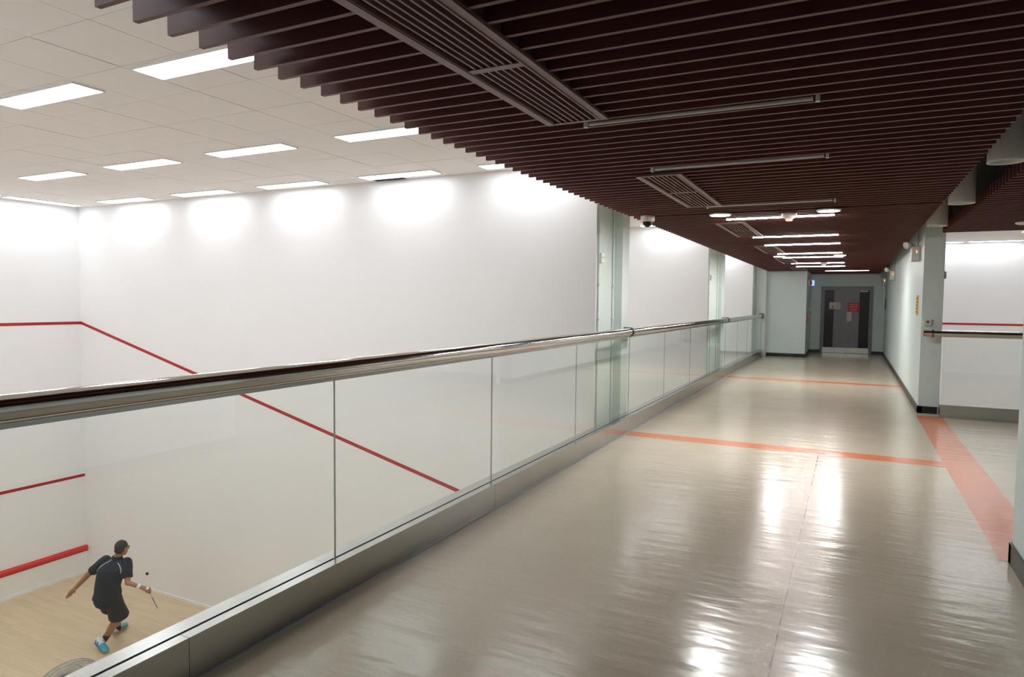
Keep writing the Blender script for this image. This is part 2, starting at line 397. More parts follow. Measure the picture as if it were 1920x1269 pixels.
# ---------------------------------------------------------------- slat ceilings, every slat a part
GR = [(1.61, 2.48, 3.40), (5.04, 5.90, 6.83), (8.37, 9.25, 10.13), (11.91, 12.75, 13.60), (15.22, 16.15, 17.15), (19.22, 20.0, 20.82)]
GX0, GX1 = -1.50, -1.16
sc_ = struct(bpy.data.objects.new('ceiling', None), 'dark red brown slat ceiling above the corridor', 'ceiling'); C.objects.link(sc_); sc_.location = (0, 0, ZS)
slat_cache = {}
def slat(x0, x1, y, parent, h=.095):
    k = (round(x1 - x0, 3), h)
    if k not in slat_cache:
        bm = bmesh.new(); add_box(bm, (0, -.021, 0), (k[0], 0, h)); slat_cache[k] = to_mesh(bm, 'slat')
    return link('slat', slat_cache[k], 'slat', parent, (x0, y, 0))
panels = [(-1.36, .134, 9), (-.154, .133, 29), (3.70, .136, 28), (7.60, .136, 28), (11.46, .136, 28), (15.32, .136, 28), (19.18, .136, 28), (23.04, .136, 6)]
for y0, p, n in panels:
    for i in range(n):
        y = y0 + p * i
        xl = -2.265 if y < YE else -1.19
        if any(a - .01 < y < b + .01 for a, _, b in GR):
            slat(xl, GX0 + .01, y, sc_); slat(GX1 - .01, .727, y, sc_)
        else: slat(xl, .727, y, sc_)
sr = struct(bpy.data.objects.new('ceiling_right', None), 'red brown slat ceiling over the side hall', 'ceiling'); C.objects.link(sr); sr.location = (0, 0, ZS)
for i in range(41): slat(1.035, 4.5, 5.16 + .1355 * i, sr)

def grille(a, m, b, label):
    t = thing('air_grille', label, 'air grille', ((GX0 + GX1) / 2, (a + b) / 2, ZS), 0, 'air grilles let into the slat ceiling')
    hx = (GX1 - GX0) / 2; A, Mm, B = a - (a + b) / 2, m - (a + b) / 2, b - (a + b) / 2
    z0, z1 = -.012, .004; fw_ = .052
    boxes('frame', [((-hx, A, z0), (-hx + fw_, B, z1)), ((hx - fw_, A, z0), (hx, B, z1)), ((-hx + fw_, A, z0), (hx - fw_, A + .03, z1)), ((-hx + fw_, B - .03, z0), (hx - fw_, B, z1)), ((-hx + fw_, Mm - .022, z0), (hx - fw_, Mm + .022, z1))], 'grille', t)
    for s in (-1, 1): box('inner_rim', (s * (hx - .042) - .0035, A + .02, z0 - .004), (s * (hx - .042) + .0035, B - .02, z0 + .004), 'grille', t)
    n = 7
    for (p, q) in ((A + .03, Mm - .022), (Mm + .022, B - .03)):
        for i in range(1, n):
            x = -hx + fw_ + (2 * hx - 2 * fw_) * i / n
            box('louver', (x - .0045, p, z0 + .002), (x + .0045, q, z1 + .01), 'grille', t)
    box('duct_back', (-hx + .01, A + .01, .085), (hx - .01, B - .01, .1), 'plenum', t)
    return t
for g, lb in zip(GR, ['brown air grille cut by the top of the picture, largest of the row', 'brown air grille between the second and third unlit tubes', 'brown air grille just past the dome camera and first round lamps', 'brown air grille beside the third lit tube', 'brown air grille just beyond the far pair of round lamps', 'small far brown air grille nearest the end wall']):
    grille(*g, lb)

# ---------------------------------------------------------------- corridor walls
struct(box('wall_right', (XR, 11.3, -.05), (1.14, YD, 2.8), 'teal'), 'pale teal right wall of the corridor with emergency lights', 'wall')
struct(box('wall_end', (-2.29, YE, -.05), (-1.2, YD + .2, 2.8), 'teal'), 'pale teal end wall where the glass railing stops', 'wall')
struct(box('wall_door', (-1.2, YD, -.05), (1.14, YD + .2, 2.8), 'teal'), 'teal wall around the double door', 'wall')
struct(box('wall_near_right', (.91, -3.2, -.05), (4.6, 4.95, 2.97), 'teal'), 'pale teal wall corner at the right edge', 'wall')
struct(box('wall_back', (-2.5, -3.4, -.05), (4.6, -3.2, 2.97), 'teal'), 'teal wall closing the corridor', 'wall')
struct(box('wall_hall', (4.5, 4.95, -.05), (4.7, 11.2, 3.0), 'teal'), 'teal wall at the far side of the hall', 'wall')
struct(box('wall_left_near', (-2.6, -3.2, -.3), (-2.49, .66, ZT), 'teal'), 'teal wall before the first court', 'wall')
def base(n, lo, hi): struct(box('baseboard_' + n, lo, hi, 'skirt_black'))
base('right', (XR - .012, 11.288, 0), (XR + .05, YD, .10)); base('pillar', (XR - .012, 11.288, 0), (1.125, 11.34, .10))
base('end', (-2.26, YE - .012, 0), (-1.188, YE + .05, .10)); base('recess', (-1.25, YE - .011, 0), (-1.188, YD, .099))
base('door_left', (-1.2, YD - .012, 0), (-.905, YD + .05, .10)); base('door_right', (.565, YD - .012, 0), (XR, YD + .05, .10))
base('near_right', (.895, -3.2, 0), (.95, 4.962, .12)); base('hall', (.895, 4.90, 0), (4.5, 4.963, .119))

# right court beyond the right railing
RW = struct(box('wall_court_right_front', (.9, 20.4, ZC - .2), (8, 20.6, ZT + .1), 'court_white'), 'white court wall with a red line beyond the right railing', 'wall')
box('out_line', (1.14, 20.394, ZC + 4.51), (7.55, 20.41, ZC + 4.56), 'red_line', RW)
struct(box('wall_court_right_side', (7.55, 11.15, ZC - .2), (7.8, 20.5, ZT + .1), 'court_white'), 'white side wall of the right court', 'wall')
struct(box('wall_court_right_left', (1.14, 11.55, ZC - .2), (1.17, 20.4, ZT + .1), 'court_white'), 'white court face of the corridor wall', 'wall')
struct(box('wall_court_right_back', (1.0, 11.16, ZC - .2), (7.7, 11.2, -.35), 'court_white'), 'white wall under the right railing', 'wall')
struct(box('wall_court_right_upper', (4.6, 10.6, -.4), (7.7, 11.2, ZT + .1), 'court_white'), 'white wall beside the right railing', 'wall')
struct(box('ceiling_court_right', (1.0, 10.64, ZT), (7.8, 20.6, ZT + .12), 'tile'), 'pale ceiling of the right court', 'ceiling')

# ---------------------------------------------------------------- court ceiling lights
def ceiling_light(label, group):
    t = thing('ceiling_light', label, 'ceiling light', (0, 0, 0), 0, group)
    L_, W_ = .565, .126
    boxes('frame', [((-L_, -W_, -.012), (L_, -W_ + .012, .012)), ((-L_, W_ - .012, -.012), (L_, W_, .012)), ((-L_, -W_ + .012, -.012), (-L_ + .012, W_ - .012, .012)), ((L_ - .012, -W_ + .012, -.012), (L_, W_ - .012, .012))], 'white_plastic', t)
    box('diffuser', (-L_ + .012, -W_ + .012, -.008), (L_ - .012, W_ - .012, .008), 'panel_on', t)
    return t
G1 = 'white panel lights in the first court ceiling'
first = None
def put_light(x, y, rz, label, group, z=ZT):
    r = put_light_(x, y, rz, label, group, z)
    if 'along' in label or 'wall' in label or 'near court' in label or 'front wall' in label:
        for c in r.children:
            if c.name.startswith('diffuser'): c.material_slots[0].link = 'OBJECT'; c.material_slots[0].material = MT['panel_wall']
    return r
def put_light_(x, y, rz, label, group, z):
    global first
    if first is None:
        first = ceiling_light(label, group); first.location = (x, y, z); first.rotation_euler = (0, 0, rz); return first
    return dup(first, (x, y, z), rz, label, group)
put_light(-3.94, 3.19, 0, 'large white ceiling light partly hidden by the slat ends', G1)
put_light(-5.74, 3.19, 0, 'white ceiling light cut by the left picture edge, second largest in view', G1)
for k in (2, 3): put_light(-3.94 - 1.80 * k, 3.19, 0, 'near row ceiling light, %s from the slats' % ('third', 'fourth')[k - 2], G1)
for x, lb in ((-3.98, 'white ceiling light in the middle row, its end hidden by slats'), (-5.79, 'middle row ceiling light, second from the slats'), (-7.58, 'middle row ceiling light, third from the slats'), (-9.38, 'middle row ceiling light farthest from the slats')):
    put_light(x, 5.27, 0, lb, G1)
for x, lb in ((-3.40, 'wall row ceiling light mostly hidden behind the slat ends'), (-5.17, 'wall row ceiling light beside the dark missing tile'), (-6.98, 'wall row ceiling light next to the one by the missing tile'), (-8.78, 'wall row ceiling light, second from the front wall corner'), (-10.60, 'wall row ceiling light closest to the front wall corner')):
    put_light(x, 7.07, 0, lb, G1)
for y, lb in ((6.6, 'ceiling light along the front wall running into the corner'), (5.38, 'ceiling light along the front wall at the left picture edge'), (4.16, 'ceiling light along the front wall, third from the corner'), (2.94, 'ceiling light along the front wall, fourth from the corner'), (1.72, 'ceiling light along the front wall, fifth from the corner')):
    put_light(-12.01, y, PI / 2, lb, G1)
for i, x in enumerate((-3.40, -5.17, -6.98, -8.78, -10.60)): put_light(x, 1.12, 0, 'ceiling light beside the near court wall, %s from the slats' % ('first', 'second', 'third', 'fourth', 'fifth')[i], G1)
for c, (oy, gname) in enumerate(((6.70, 'second'), (13.55, 'third'))):
    gg = 'white panel lights in the %s court ceiling' % gname
    for x in (-3.98, -5.79, -7.58, -9.38):
        for yy, rn in ((3.19, 'near'), (5.27, 'middle')): put_light(x, yy + oy, 0, '%s row ceiling light of the %s court, %s from the slats' % (rn, gname, {-3.98: 'first', -5.79: 'second', -7.58: 'third', -9.38: 'fourth'}[x]), gg)
    for x in (-3.40, -5.17, -6.98, -8.78, -10.60):
        for yy, rn in ((7.07, 'far'), (1.25, 'near')): put_light(x, yy + oy, 0, 'ceiling light along the %s side wall of the %s court, %s from the slats' % (rn, gname, {-3.40: 'first', -5.17: 'second', -6.98: 'third', -8.78: 'fourth', -10.60: 'fifth'}[x]), gg)
GRt = 'white panel lights in the right court ceiling'
for x, lb in ((1.85, 'far ceiling light at the wall beside the right pillar'), (3.08, 'far ceiling light at the wall, next to the picture edge'), (4.5, 'far wall ceiling light, third along'), (5.9, 'far wall ceiling light, fourth along')):
    put_light(x, 20.15, 0, lb, GRt)
for x in (1.95, 3.72, 5.5):
    for y, tx in ((17.75, 'next row'), (15.4, 'added third row'), (13.0, 'added fourth row')):  # third and fourth rows are unseen, added to brighten the right court
        if (x, y) != (1.95, 17.75): put_light(x, y, 0, 'right court ceiling light of the %s, %s' % (tx, 'next to the corridor side' if x < 2 else 'at the picture edge' if x < 4 else 'towards the far side'), GRt)
# dark gap left by a missing ceiling tile beside the wall
struct(box('trim_gap', (-5.72, 7.225, ZT - .002), (-5.24, 7.345, ZT + .004), 'plenum'))

# ---------------------------------------------------------------- glass railing beside the left courts
t = thing('glass_railing', 'long glass railing with steel tube handrail and steel kerb above the courts', 'railing', (-2.40, 9.0, 0))
OX, OY = 2.40, -9.0
def L_(x, y, z): return (x + OX, y + OY, z)
KB = [-2.9, -.85, 1.79, 4.40, 6.98, 9.6, 12.2, 14.8, 17.4, YE - .003]
for a, b in zip(KB, KB[1:]):
    box('kerb_cladding', L_(-2.393, a + .0012, 0), L_(-2.34, b - .0012, .187), 'steel_y', t)
KC = [-2.9, .3, 2.65, 5.3, 7.9, 10.5, 13.1, 15.7, 18.3, YE - .17]
for a, b in zip(KC, KC[1:]):
    box('outer_cladding', L_(-2.492, a + .001, -.36), L_(-2.409, b - .001, .187), 'steel_y', t)
box('gasket', L_(-2.409, -2.9, .02), L_(-2.393, YE - .17, .178), 'gasket', t)
box('floor_seal', L_(-2.34, -2.9, 0), L_(-2.328, YE - .02, .006), 'grey_plastic', t)
GJ = [-2.5, -.75, .98, 2.72, 4.45, 6.19, 7.95, 9.68, 11.41, 13.15, 14.90, 16.6, 18.3, 20.0, YE - .17]
for a, b in zip(GJ, GJ[1:]):
    glass_pane(L_(-2.406, a + .001, .10), L_(-2.396, b - .001, 1.15), 0, t)
ZR, RR = 1.193, .0475
RJ = [-2.9, 7.97, 15.07, YE - .17]
for a, b in zip(RJ, RJ[1:]):
    tube('handrail', [L_(-2.40, a, ZR), L_(-2.40, b, ZR)], RR, 'chrome', t, 40)
box('rail_channel', L_(-2.418, -2.9, ZR - .062), L_(-2.384, YE - .17, ZR - .040), 'steel_y', t)
for y in RJ[1:-1]:
    tube('rail_clamp', [L_(-2.40, y - .022, ZR), L_(-2.40, y + .022, ZR)], RR + .010, 'ring_steel', t, 40)
    tube('wall_bracket', [L_(-2.43, y, ZR + .045), L_(-2.53, y + .12, ZR + .045)], .013, 'ring_steel', t, 10)
box('wall_plate', L_(-2.468, YE - .175, ZR - .07), L_(-2.33, YE - .15, ZR + .07), 'ring_steel', t, bevel=.004)

# glass railing on the right
t = thing('glass_railing', 'short glass railing across the side hall, ending at the right pillar', 'railing', (2.5, 11.05, 0))
box('kerb_cladding', (1.128 - 2.5, -.05, 0), (4.5 - 2.5, .0, .175), 'steel_x', t); box('outer_cladding', (1.128 - 2.5, .016, -.3), (4.5 - 2.5, .10, .175), 'steel_x', t)
box('gasket', (1.128 - 2.5, 0, .02), (4.5 - 2.5, .016, .168), 'gasket', t)
for a, b in ((1.15, 2.5), (2.506, 4.48)): glass_pane((a - 2.5, .002, .10), (b - 2.5, .014, 1.12), 1, t)
tube('handrail', [(.905 - 2.5, .0, 1.158), (4.5 - 2.5, .0, 1.158)], .047, 'chrome', t, 36)
tube('rail_clamp', [(1.0 - 2.5, 0, 1.158), (1.025 - 2.5, 0, 1.158)], .054, 'ring_steel', t, 36)
tube('wall_bracket', [(1.012 - 2.5, .03, 1.158), (1.012 - 2.5, .25, 1.158)], .02, 'chrome', t, 12)

# ---------------------------------------------------------------- corridor tubes and round lamps
def tube_lamp(y, x0, x1, on, label, group):
    t = thing('tube_light', label, 'tube light', ((x0 + x1) / 2, y, ZS), 0, group); h = (x1 - x0) / 2
    zt, rt_ = (-.004, .0075) if on else (-.003, .0105)
    tube('lamp_tube', [(-h + .02, 0, zt), (h - .02, 0, zt)], rt_, ('tube_dim' if y > 21 else 'tube_on') if on else 'tube_off', t, 12)
    for s in (-1, 1):
        if on: box('end_cap', (s * h - .018, -.013, -.015), (s * h + .018, .013, .01), 'grille', t, bevel=.002)
        else: box('end_cap', (s * h - .009, -.0135, -.021), (s * h + .009, .0135, .012), 'white_plastic', t, bevel=.003)
    return t
OFF = 'unlit tubes under the slats'; ON = 'lit tubes under the slats'
for y, lb in ((3.48, 'unlit tube light touching the largest air grille, nearest of the unlit ones'), (4.83, 'unlit tube light between the two largest air grilles'), (6.90, 'unlit tube light just before the first pair of round lamps')):
    tube_lamp(y, -1.315, -.175, False, lb, OFF)
for y, lb in ((8.04, 'lit tube light with the smoke detector in front of it, nearest of the lit ones'), (10.35, 'second lit tube light along the corridor ceiling'), (11.80, 'third lit tube light along the corridor ceiling'), (13.93, 'fourth lit tube light, just before the far round lamps'), (15.08, 'fifth lit tube light, just past the far round lamps'), (17.29, 'sixth lit tube light, behind the far smoke detector'), (18.81, 'seventh lit tube light, the last full row before the end wall')):
    tube_lamp(y, -1.335, -.185, True, lb, ON)
tube_lamp(21.39, -.745, .39, True, 'lit tube light in front of the double door', ON)

def disc(x, y, label):
    t = thing('round_lamp', label, 'round lamp', (x, y, ZS), 0, 'round lamps under the slats')
    lathe('rim', [(0, 0), (.113, 0), (.115, -.006), (.110, -.017), (.098, -.018), (.097, -.013)], 'white_plastic', t)
    lathe('lens', [(.098, -.012), (.097, -.0165), (.06, -.019), (0, -.020)], 'disc_on', t)
disc(-1.30, 7.54, 'lit round ceiling lamp next to the dome camera'); disc(-.245, 7.60, 'lit round ceiling lamp above the corridor centre, beside the near smoke detector')
disc(-1.345, 14.55, 'small far lit round lamp above the railing side'); disc(-.25, 14.57, 'small far lit round lamp above the corridor centre')

def detector(x, y, label, lit):
    t = thing('smoke_detector', label, 'smoke detector', (x, y, ZS), 0, 'smoke detectors under the slats')
    lathe('body', [(0, 0), (.074, 0), (.076, -.018), (.065, -.044), (.043, -.058), (.036, -.06)], 'white_plastic', t)
    lathe('indicator_ring', [(.034, -.058), (.033, -.078), (.02, -.081), (0, -.081)], 'led_red' if lit else 'lamp_white', t)
detector(-.63, 7.77, 'white smoke detector with a glowing red ring, in front of a lit tube', True)
detector(-.62, 17.1, 'far small white smoke detector in front of the sixth lit tube', True)

t = thing('dome_camera', 'white security dome camera under the slat edge by the first pillar', 'camera', (-2.06, 7.42, ZS))
lathe('housing', [(0, 0.0), (.074, 0.0), (.078, -.006), (.078, -.05), (.072, -.062), (.056, -.064)], 'white_plastic', t)
lathe('dome', [(.053, -.06), (.053, -.072), (.047, -.094), (.034, -.112), (.016, -.121), (0, -.123)], 'door_dark', t)

def cylinder(y, label):
    t = thing('cylinder_lamp', label, 'downlight', (.88, y, ZS), 0, 'grey cylinder downlights in the ceiling slot')
    lathe('shade', [(.0, .44), (.108, .44), (.108, .0), (.098, 0), (.092, .06), (.088, .2), (0, .2)], 'lamp_white', t, n=40)
    lathe('trim_ring', [(.1085, .008), (.1085, -.004), (.097, -.004), (.0965, .008)], 'white_plastic', t, n=40)
    lathe('bulb', [(.03, .2), (.045, .15), (.04, .11), (.02, .095), (0, .09)], 'white_plastic', t)
cylinder(5.53, 'grey cylinder downlight at the right edge, largest of three in the slot'); cylinder(7.60, 'grey cylinder downlight in the middle of the slot'); cylinder(9.65, 'grey cylinder downlight just in front of the right pillar')
t = thing('round_lamp', 'pale unlit round fitting under the side hall slats, at the picture edge', 'round lamp', (1.78, 9.6, ZS))
lathe('rim', [(0, 0), (.14, 0), (.14, -.012), (.12, -.02)], 'white_plastic', t); lathe('lens', [(.12, -.018), (.06, -.026), (0, -.028)], 'lamp_white', t)

# ---------------------------------------------------------------- things on the walls
def emergency_light(loc, rotz, led, label, hx=-.185, hy=-.03):
    """local: mounted on the plane x = 0, reaching to -x; faces -y towards the corridor"""
    t = thing('emergency_light', label, 'emergency light', loc, rotz, 'twin box emergency lights')
    box('battery_box', (-.115, -.125, -.125), (0, .125, .105), 'grey_plastic', t, bevel=.008)
    box('side_plate', (-.108, -.129, -.112), (-.010, -.124, .092), 'lamp_white', t)
    lathe('indicator', [(.009, 0), (.009, .006), (0, .008)], led, t, (-.05, -.128, .03), 12, (0, -1, 0))
    lathe('second_indicator', [(.006, 0), (.006, .005), (0, .006)], 'led_green', t, (-.05, -.128, .006), 10, (0, -1, 0))
    tube('lamp_arm', [(-.06, .0, .10), ((hx - .06) / 2, hy / 2, .15), (hx + .02, hy, .135)], .011, 'grey_plastic', t, 8)
    lathe('lamp_head', [(0, .075), (.03, .07), (.052, .04), (.06, .0), (.056, -.01), (.045, -.004), (0, -.002)], 'white_plastic', t, (hx, hy, .125), 20, (.75, .55, .2))
    tube('conduit', [(-.03, -.05, .10), (-.03, -.05, .40)], .011, 'grey_plastic', t, 8)
    return t
emergency_light((XR, 12.05, 2.34), 0, 'led_red', 'grey emergency light box with a round lamp head beside the right pillar')
emergency_light((XR, 18.75, 2.27), 0, 'led_red', 'emergency light box with a red indicator in the middle of the right wall')
emergency_light((XR, 23.45, 2.26), 0, 'led_orange', 'emergency light box with an orange indicator beside the door wall')
emergency_light((.91, 4.32, 2.29), 0, 'led_red', 'emergency light on the near wall corner at the right picture edge', -.065, .0)

t = thing('wall_sign', 'narrow yellow notice on the right wall beside the pillar', 'sign', (XR, 12.07, 1.55))
box('panel', (-.012, -.14, -.15), (0, .14, .15), 'sign_yellow', t)
for i, z in enumerate((.10, .05, .0, -.05, -.10)): box('print_line', (-.0126, -.10, z - .012), (-.0118, .10 - .03 * (i % 2), z + .008), 'ink', t)
t = thing('wall_sign', 'small dark blue notice on the right wall next to the double door', 'sign', (XR, 23.3, 1.56))
box('panel', (-.02, -.14, -.16), (0, .14, .16), 'sign_blue', t); box('print_line', (-.021, -.1, .05), (-.0198, .1, .07), 'paper', t)
t = thing('light_switch', 'cream switch box on the pillar above the end of the right rail', 'switch', (.965, 11.3, 1.30))
box('plate', (-.05, -.035, -.045), (.05, 0, .045), 'beige_paper', t, bevel=.006); box('rocker', (-.012, -.041, .0), (.014, -.034, .026), 'ink', t)
t = thing('wall_box', 'small grey box on the court face of the right pillar', 'box', (1.14, 11.42, 1.98))
box('case', (0, -.05, -.05), (.035, .05, .05), 'grey_plastic', t, bevel=.004); box('cover', (.034, -.04, -.04), (.038, .04, .04), 'lamp_white', t)

def socket(x, y, z, label, fx=1):
    t = thing('wall_socket', label, 'socket', (x, y, z), 0, 'white sockets on the court pillars')
    box('case', (0, -.055, -.055), (.05, .055, .055), 'white_plastic', t, bevel=.006)
    for s in (-1, 1): box('switch_rocker', (.048, s * .028 - .01, -.012), (.054, s * .028 + .01, .014), 'beige_paper', t)
socket(XB, 7.46, 2.06, 'white socket box on the pillar beside the first railing clamp'); socket(XB, 14.2, 2.07, 'white socket box on the second pillar'); socket(XB, 21.05, 2.03, 'small white socket box on the pillar by the end wall')
def conduit(x, y, z0, z1, label):
    t = thing('conduit', label, 'conduit', (x, y, 0), 0, 'thin conduits on the court pillars')
    tube('pipe', [(0, 0, z0), (0, 0, z1)], .014, 'teal', t, 10)
    for z in (1.35, 1.75, 2.35): box('saddle', (-.02, -.02, z - .01), (.02, .02, z + .01), 'lamp_white', t)
conduit(XB + .012, 7.41, -.2, 3.1, 'pale conduit down the edge of the first court wall'); conduit(XB + .015, 7.935, -.2, 3.1, 'pale conduit in the corner of the first pillar')
conduit(XB + .012, 14.10, -.2, 3.1, 'pale conduit down the edge of the second court wall'); conduit(XB + .015, 15.065, -.2, 3.1, 'pale conduit in the corner of the second pillar')
conduit(XB + .012, 21.0, -.2, 3.1, 'pale conduit down the edge of the third court wall'); conduit(XB + .06, 21.235, -.2, 3.1, 'pale conduit on the last pillar by the end wall')

# recess beside the door
t = thing('exit_sign', 'small glowing blue exit sign sticking out in the door recess', 'sign', (-1.2, 23.3, 2.22))
box('bracket', (0, -.01, .06), (.05, .01, .10), 'grey_plastic', t); box('lit_panel', (.02, -.02, -.09), (.11, .02, .075), 'exit_blue', t, bevel=.004)
t = thing('alarm_bell', 'red and white fire alarm sounder on the recess wall by the exit sign', 'alarm', (-1.2, 22.3, 2.19))
box('back_box', (0, -.08, -.09), (.035, .08, .09), 'white_plastic', t, bevel=.005); lathe('sounder', [(0, .09), (.05, .088), (.07, .07), (.07, .03)], 'tin_red', t, (0, .0, 0), 20, (1, 0, 0))
t = thing('call_point', 'small red fire call point in the door recess', 'alarm', (-1.2, 22.0, 1.10))
box('case', (0, -.05, -.05), (.05, .05, .05), 'tin_red', t, bevel=.005); box('glass_front', (.05, -.03, -.03), (.054, .03, .03), 'paper', t)
t = thing('light_switch', 'white switch in the door recess above the red call point', 'switch', (-1.2, 22.9, 1.38))
box('plate', (0, -.05, -.05), (.045, .05, .05), 'white_plastic', t, bevel=.005); box('rocker', (.044, -.02, -.02), (.05, .02, .02), 'lamp_white', t)
t = thing('conduit', 'grey conduit running down the recess wall beside the door', 'conduit', (-1.185, 22.6, 0))
tube('pipe', [(0, 0, .35), (0, 0, 2.5)], .016, 'grey_plastic', t, 10)
for z in (.6, 1.2, 1.9): box('saddle', (-.02, -.025, z - .01), (.02, .025, z + .01), 'lamp_white', t)

# ---------------------------------------------------------------- double door
dr = struct(bpy.data.objects.new('door_1', None), 'grey double door with dark glass strips and steel kick plates', 'door'); C.objects.link(dr); dr.location = (-.17, YD, 0)
X = lambda x: x + .17
boxes('door_frame', [((X(-.905), -.04, 0), (X(-.835), .05, 2.11)), ((X(.495), -.04, 0), (X(.565), .05, 2.11)), ((X(-.835), -.04, 2.035), (X(.495), .05, 2.11))], 'door_frame', dr)
for x0, x1, g0, g1, nm in ((-.832, -.1705, -.80, -.53, 0), (-.1695, .492, .19, .465, 1)):
    lf = box('door_leaf', (X(x0), -.01, .012), (X(x1), .04, 2.03), 'door_grey', dr)
    box('glass_strip', (X(g0), -.013, .19), (X(g1), .03, 2.0), 'door_dark', lf)
    box('kick_plate', (X(x0) + .004, -.014, .015), (X(x1) - .004, -.005, .185), 'steel_x', lf)
pl = box('push_plate', (X(-.155), -.014, 1.03), (X(-.015), -.008, 1.32), 'beige_paper', dr); box('plate_joint', (X(-.155), -.0146, 1.2), (X(-.015), -.0139, 1.206), 'grey_plastic', pl)
lathe('door_knob', [(.012, 0), (.012, .03), (.024, .036), (.024, .05), (.012, .058), (0, .058)], 'white_plastic', dr, (X(-.13), -.01, .985), 16, (0, -1, 0))
boxes('reflection_bar', [((X(.20), -.055, 1.945), (X(.42), -.012, 1.985))], 'white_plastic', dr)  # white bar standing in for a lamp tube reflected in the dark glass
sg = thing('door_sign', 'white notice with a yellow warning triangle taped on the door', 'sign', (-.50, YD - .016, 1.51))
box('paper', (-.16, -.002, -.105), (.16, .002, .105), 'paper', sg)
prism('warning_triangle', [(-.125, -.085), (.01, -.085), (-.057, .045)], 1, -.0035, -.0018, 'sign_yellow', sg); prism('triangle_mark', [(-.075, -.07), (-.04, -.07), (-.057, -.0)], 1, -.0042, -.0030, 'ink', sg)
for i in range(5): box('print_line', (.03, -.0032, .065 - .032 * i), (.14 - .02 * (i % 2), -.0019, .075 - .032 * i), 'door_frame', sg)
sg = thing('door_sign', 'red notice with pale characters taped on the right door leaf', 'sign', (.025, YD - .016, 1.47))
box('paper', (-.155, -.002, -.14), (.155, .002, .14), 'sign_red', sg)
for rz in (.075, .0):
    for i in range(4):
        x = -.095 + i * .062
        boxes('character', [((x - .02, -.0032, rz + .018), (x + .02, -.0019, rz + .023)), ((x - .02, -.0032, rz - .002), (x + .02, -.0019, rz + .003)), ((x - .003, -.0033, rz - .02), (x + .003, -.0018, rz + .026)), ((x - .02, -.0032, rz - .022), (x - .012, -.0019, rz - .004)), ((x + .012, -.0032, rz - .022), (x + .02, -.0019, rz - .004))], 'ink_pale', sg)['kind'] = 'stuff'
box('print_line', (-.10, -.0032, -.075), (.10, -.0019, -.068), 'ink_pale', sg); box('print_line', (-.08, -.0032, -.1), (.08, -.0019, -.094), 'ink_pale', sg)

# ---------------------------------------------------------------- squash player
def loft(bm, rings, n=16):
    """rings: (centre, right vector, forward vector, a, b)"""
    R_ = []
    for c, u, v, a, b in rings:
        c, u, v = Vector(c), Vector(u).normalized(), Vector(v).normalized()
        R_.append([bm.verts.new(c + u * (a * math.cos(2 * PI * k / n)) + v * (b * math.sin(2 * PI * k / n))) for k in range(n)])
    for p, q in zip(R_, R_[1:]):
        for k in range(n): bm.faces.new((p[k], p[(k + 1) % n], q[(k + 1) % n], q[k]))
    bm.faces.new(R_[0][::-1]); bm.faces.new(R_[-1])

def limb(bm, pts, rad, n=14):
    """a rounded tapered chain: tube with ball ends and joints"""
    pts = [Vector(p) for p in pts]
    add_tube(bm, pts, list(rad), n)
    for p, r in zip(pts, rad): ball(bm, p, (r, r, r))

def ball(bm, c, r, R3=None, n=14):
    mt = Matrix.Translation(Vector(c)) @ (R3.to_4x4() if R3 else Matrix.Identity(4)) @ Matrix.Diagonal((r[0], r[1], r[2], 1))
    bmesh.ops.create_uvsphere(bm, u_segments=n, v_segments=n // 2 + 2, radius=1, matrix=mt)

def fuse(bm, name, m, parent, voxel, smooth=4):
    bmesh.ops.recalc_face_normals(bm, faces=bm.faces[:])
    me = bpy.data.meshes.new(name); bm.to_mesh(me); bm.free()
    o = bpy.data.objects.new(name, me); C.objects.link(o)
    md = o.modifiers.new('r', 'REMESH'); md.mode = 'VOXEL'; md.voxel_size = voxel; md.use_smooth_shade = True
    if smooth: s = o.modifiers.new('s', 'SMOOTH'); s.factor = .5; s.iterations = smooth
    dg = bpy.context.evaluated_depsgraph_get(); dg.update()
    me2 = bpy.data.meshes.new_from_object(o.evaluated_get(dg)); me2.name = name
    bpy.data.objects.remove(o); bpy.data.meshes.remove(me)
    for p in me2.polygons: p.use_smooth = True
    me2.materials.clear()
    return link(name, me2, m, parent)

ORG = Vector((-9.30, 5.85, ZC))
def W(x, y, z): return Vector((x, y, z + 1.55)) - ORG          # measured points (camera height = 0) to figure-local
RT = Vector((.955, .295, 0)).normalized(); FW = Vector((-.295, .955, 0)).normalized(); UPV = Vector((0, 0, 1))
pelvis = W(-9.195, 5.745, -4.17); waist = W(-9.17, 5.74, -4.02); chest = W(-9.145, 5.775, -3.84); neck = W(-9.135, 5.86, -3.655); headc = W(-9.07, 5.895, -3.515)
shL = W(-9.345, 5.80, -3.735); shR = W(-8.985, 5.905, -3.745); elbL = W(-9.60, 5.735, -3.94); wrL = W(-9.725, 5.60, -4.135)
elbR = W(-8.875, 5.84, -3.955); wrR = W(-8.71, 5.93, -4.02); hdR = W(-8.635, 5.955, -4.04)
hipL = W(-9.285, 5.72, -4.22); hipR = W(-9.12, 5.78, -4.22); kneeR = W(-9.19, 5.915, -4.55); ankR = W(-9.385, 5.82, -4.86); heelR = W(-9.445, 5.745, -4.905); toeR = W(-9.235, 5.73, -4.975)
kneeL = W(-9.42, 6.01, -4.53); ankL = W(-9.605, 6.15, -4.90); heelL = W(-9.60, 6.09, -4.95); toeL = W(-9.70, 6.33, -4.965)

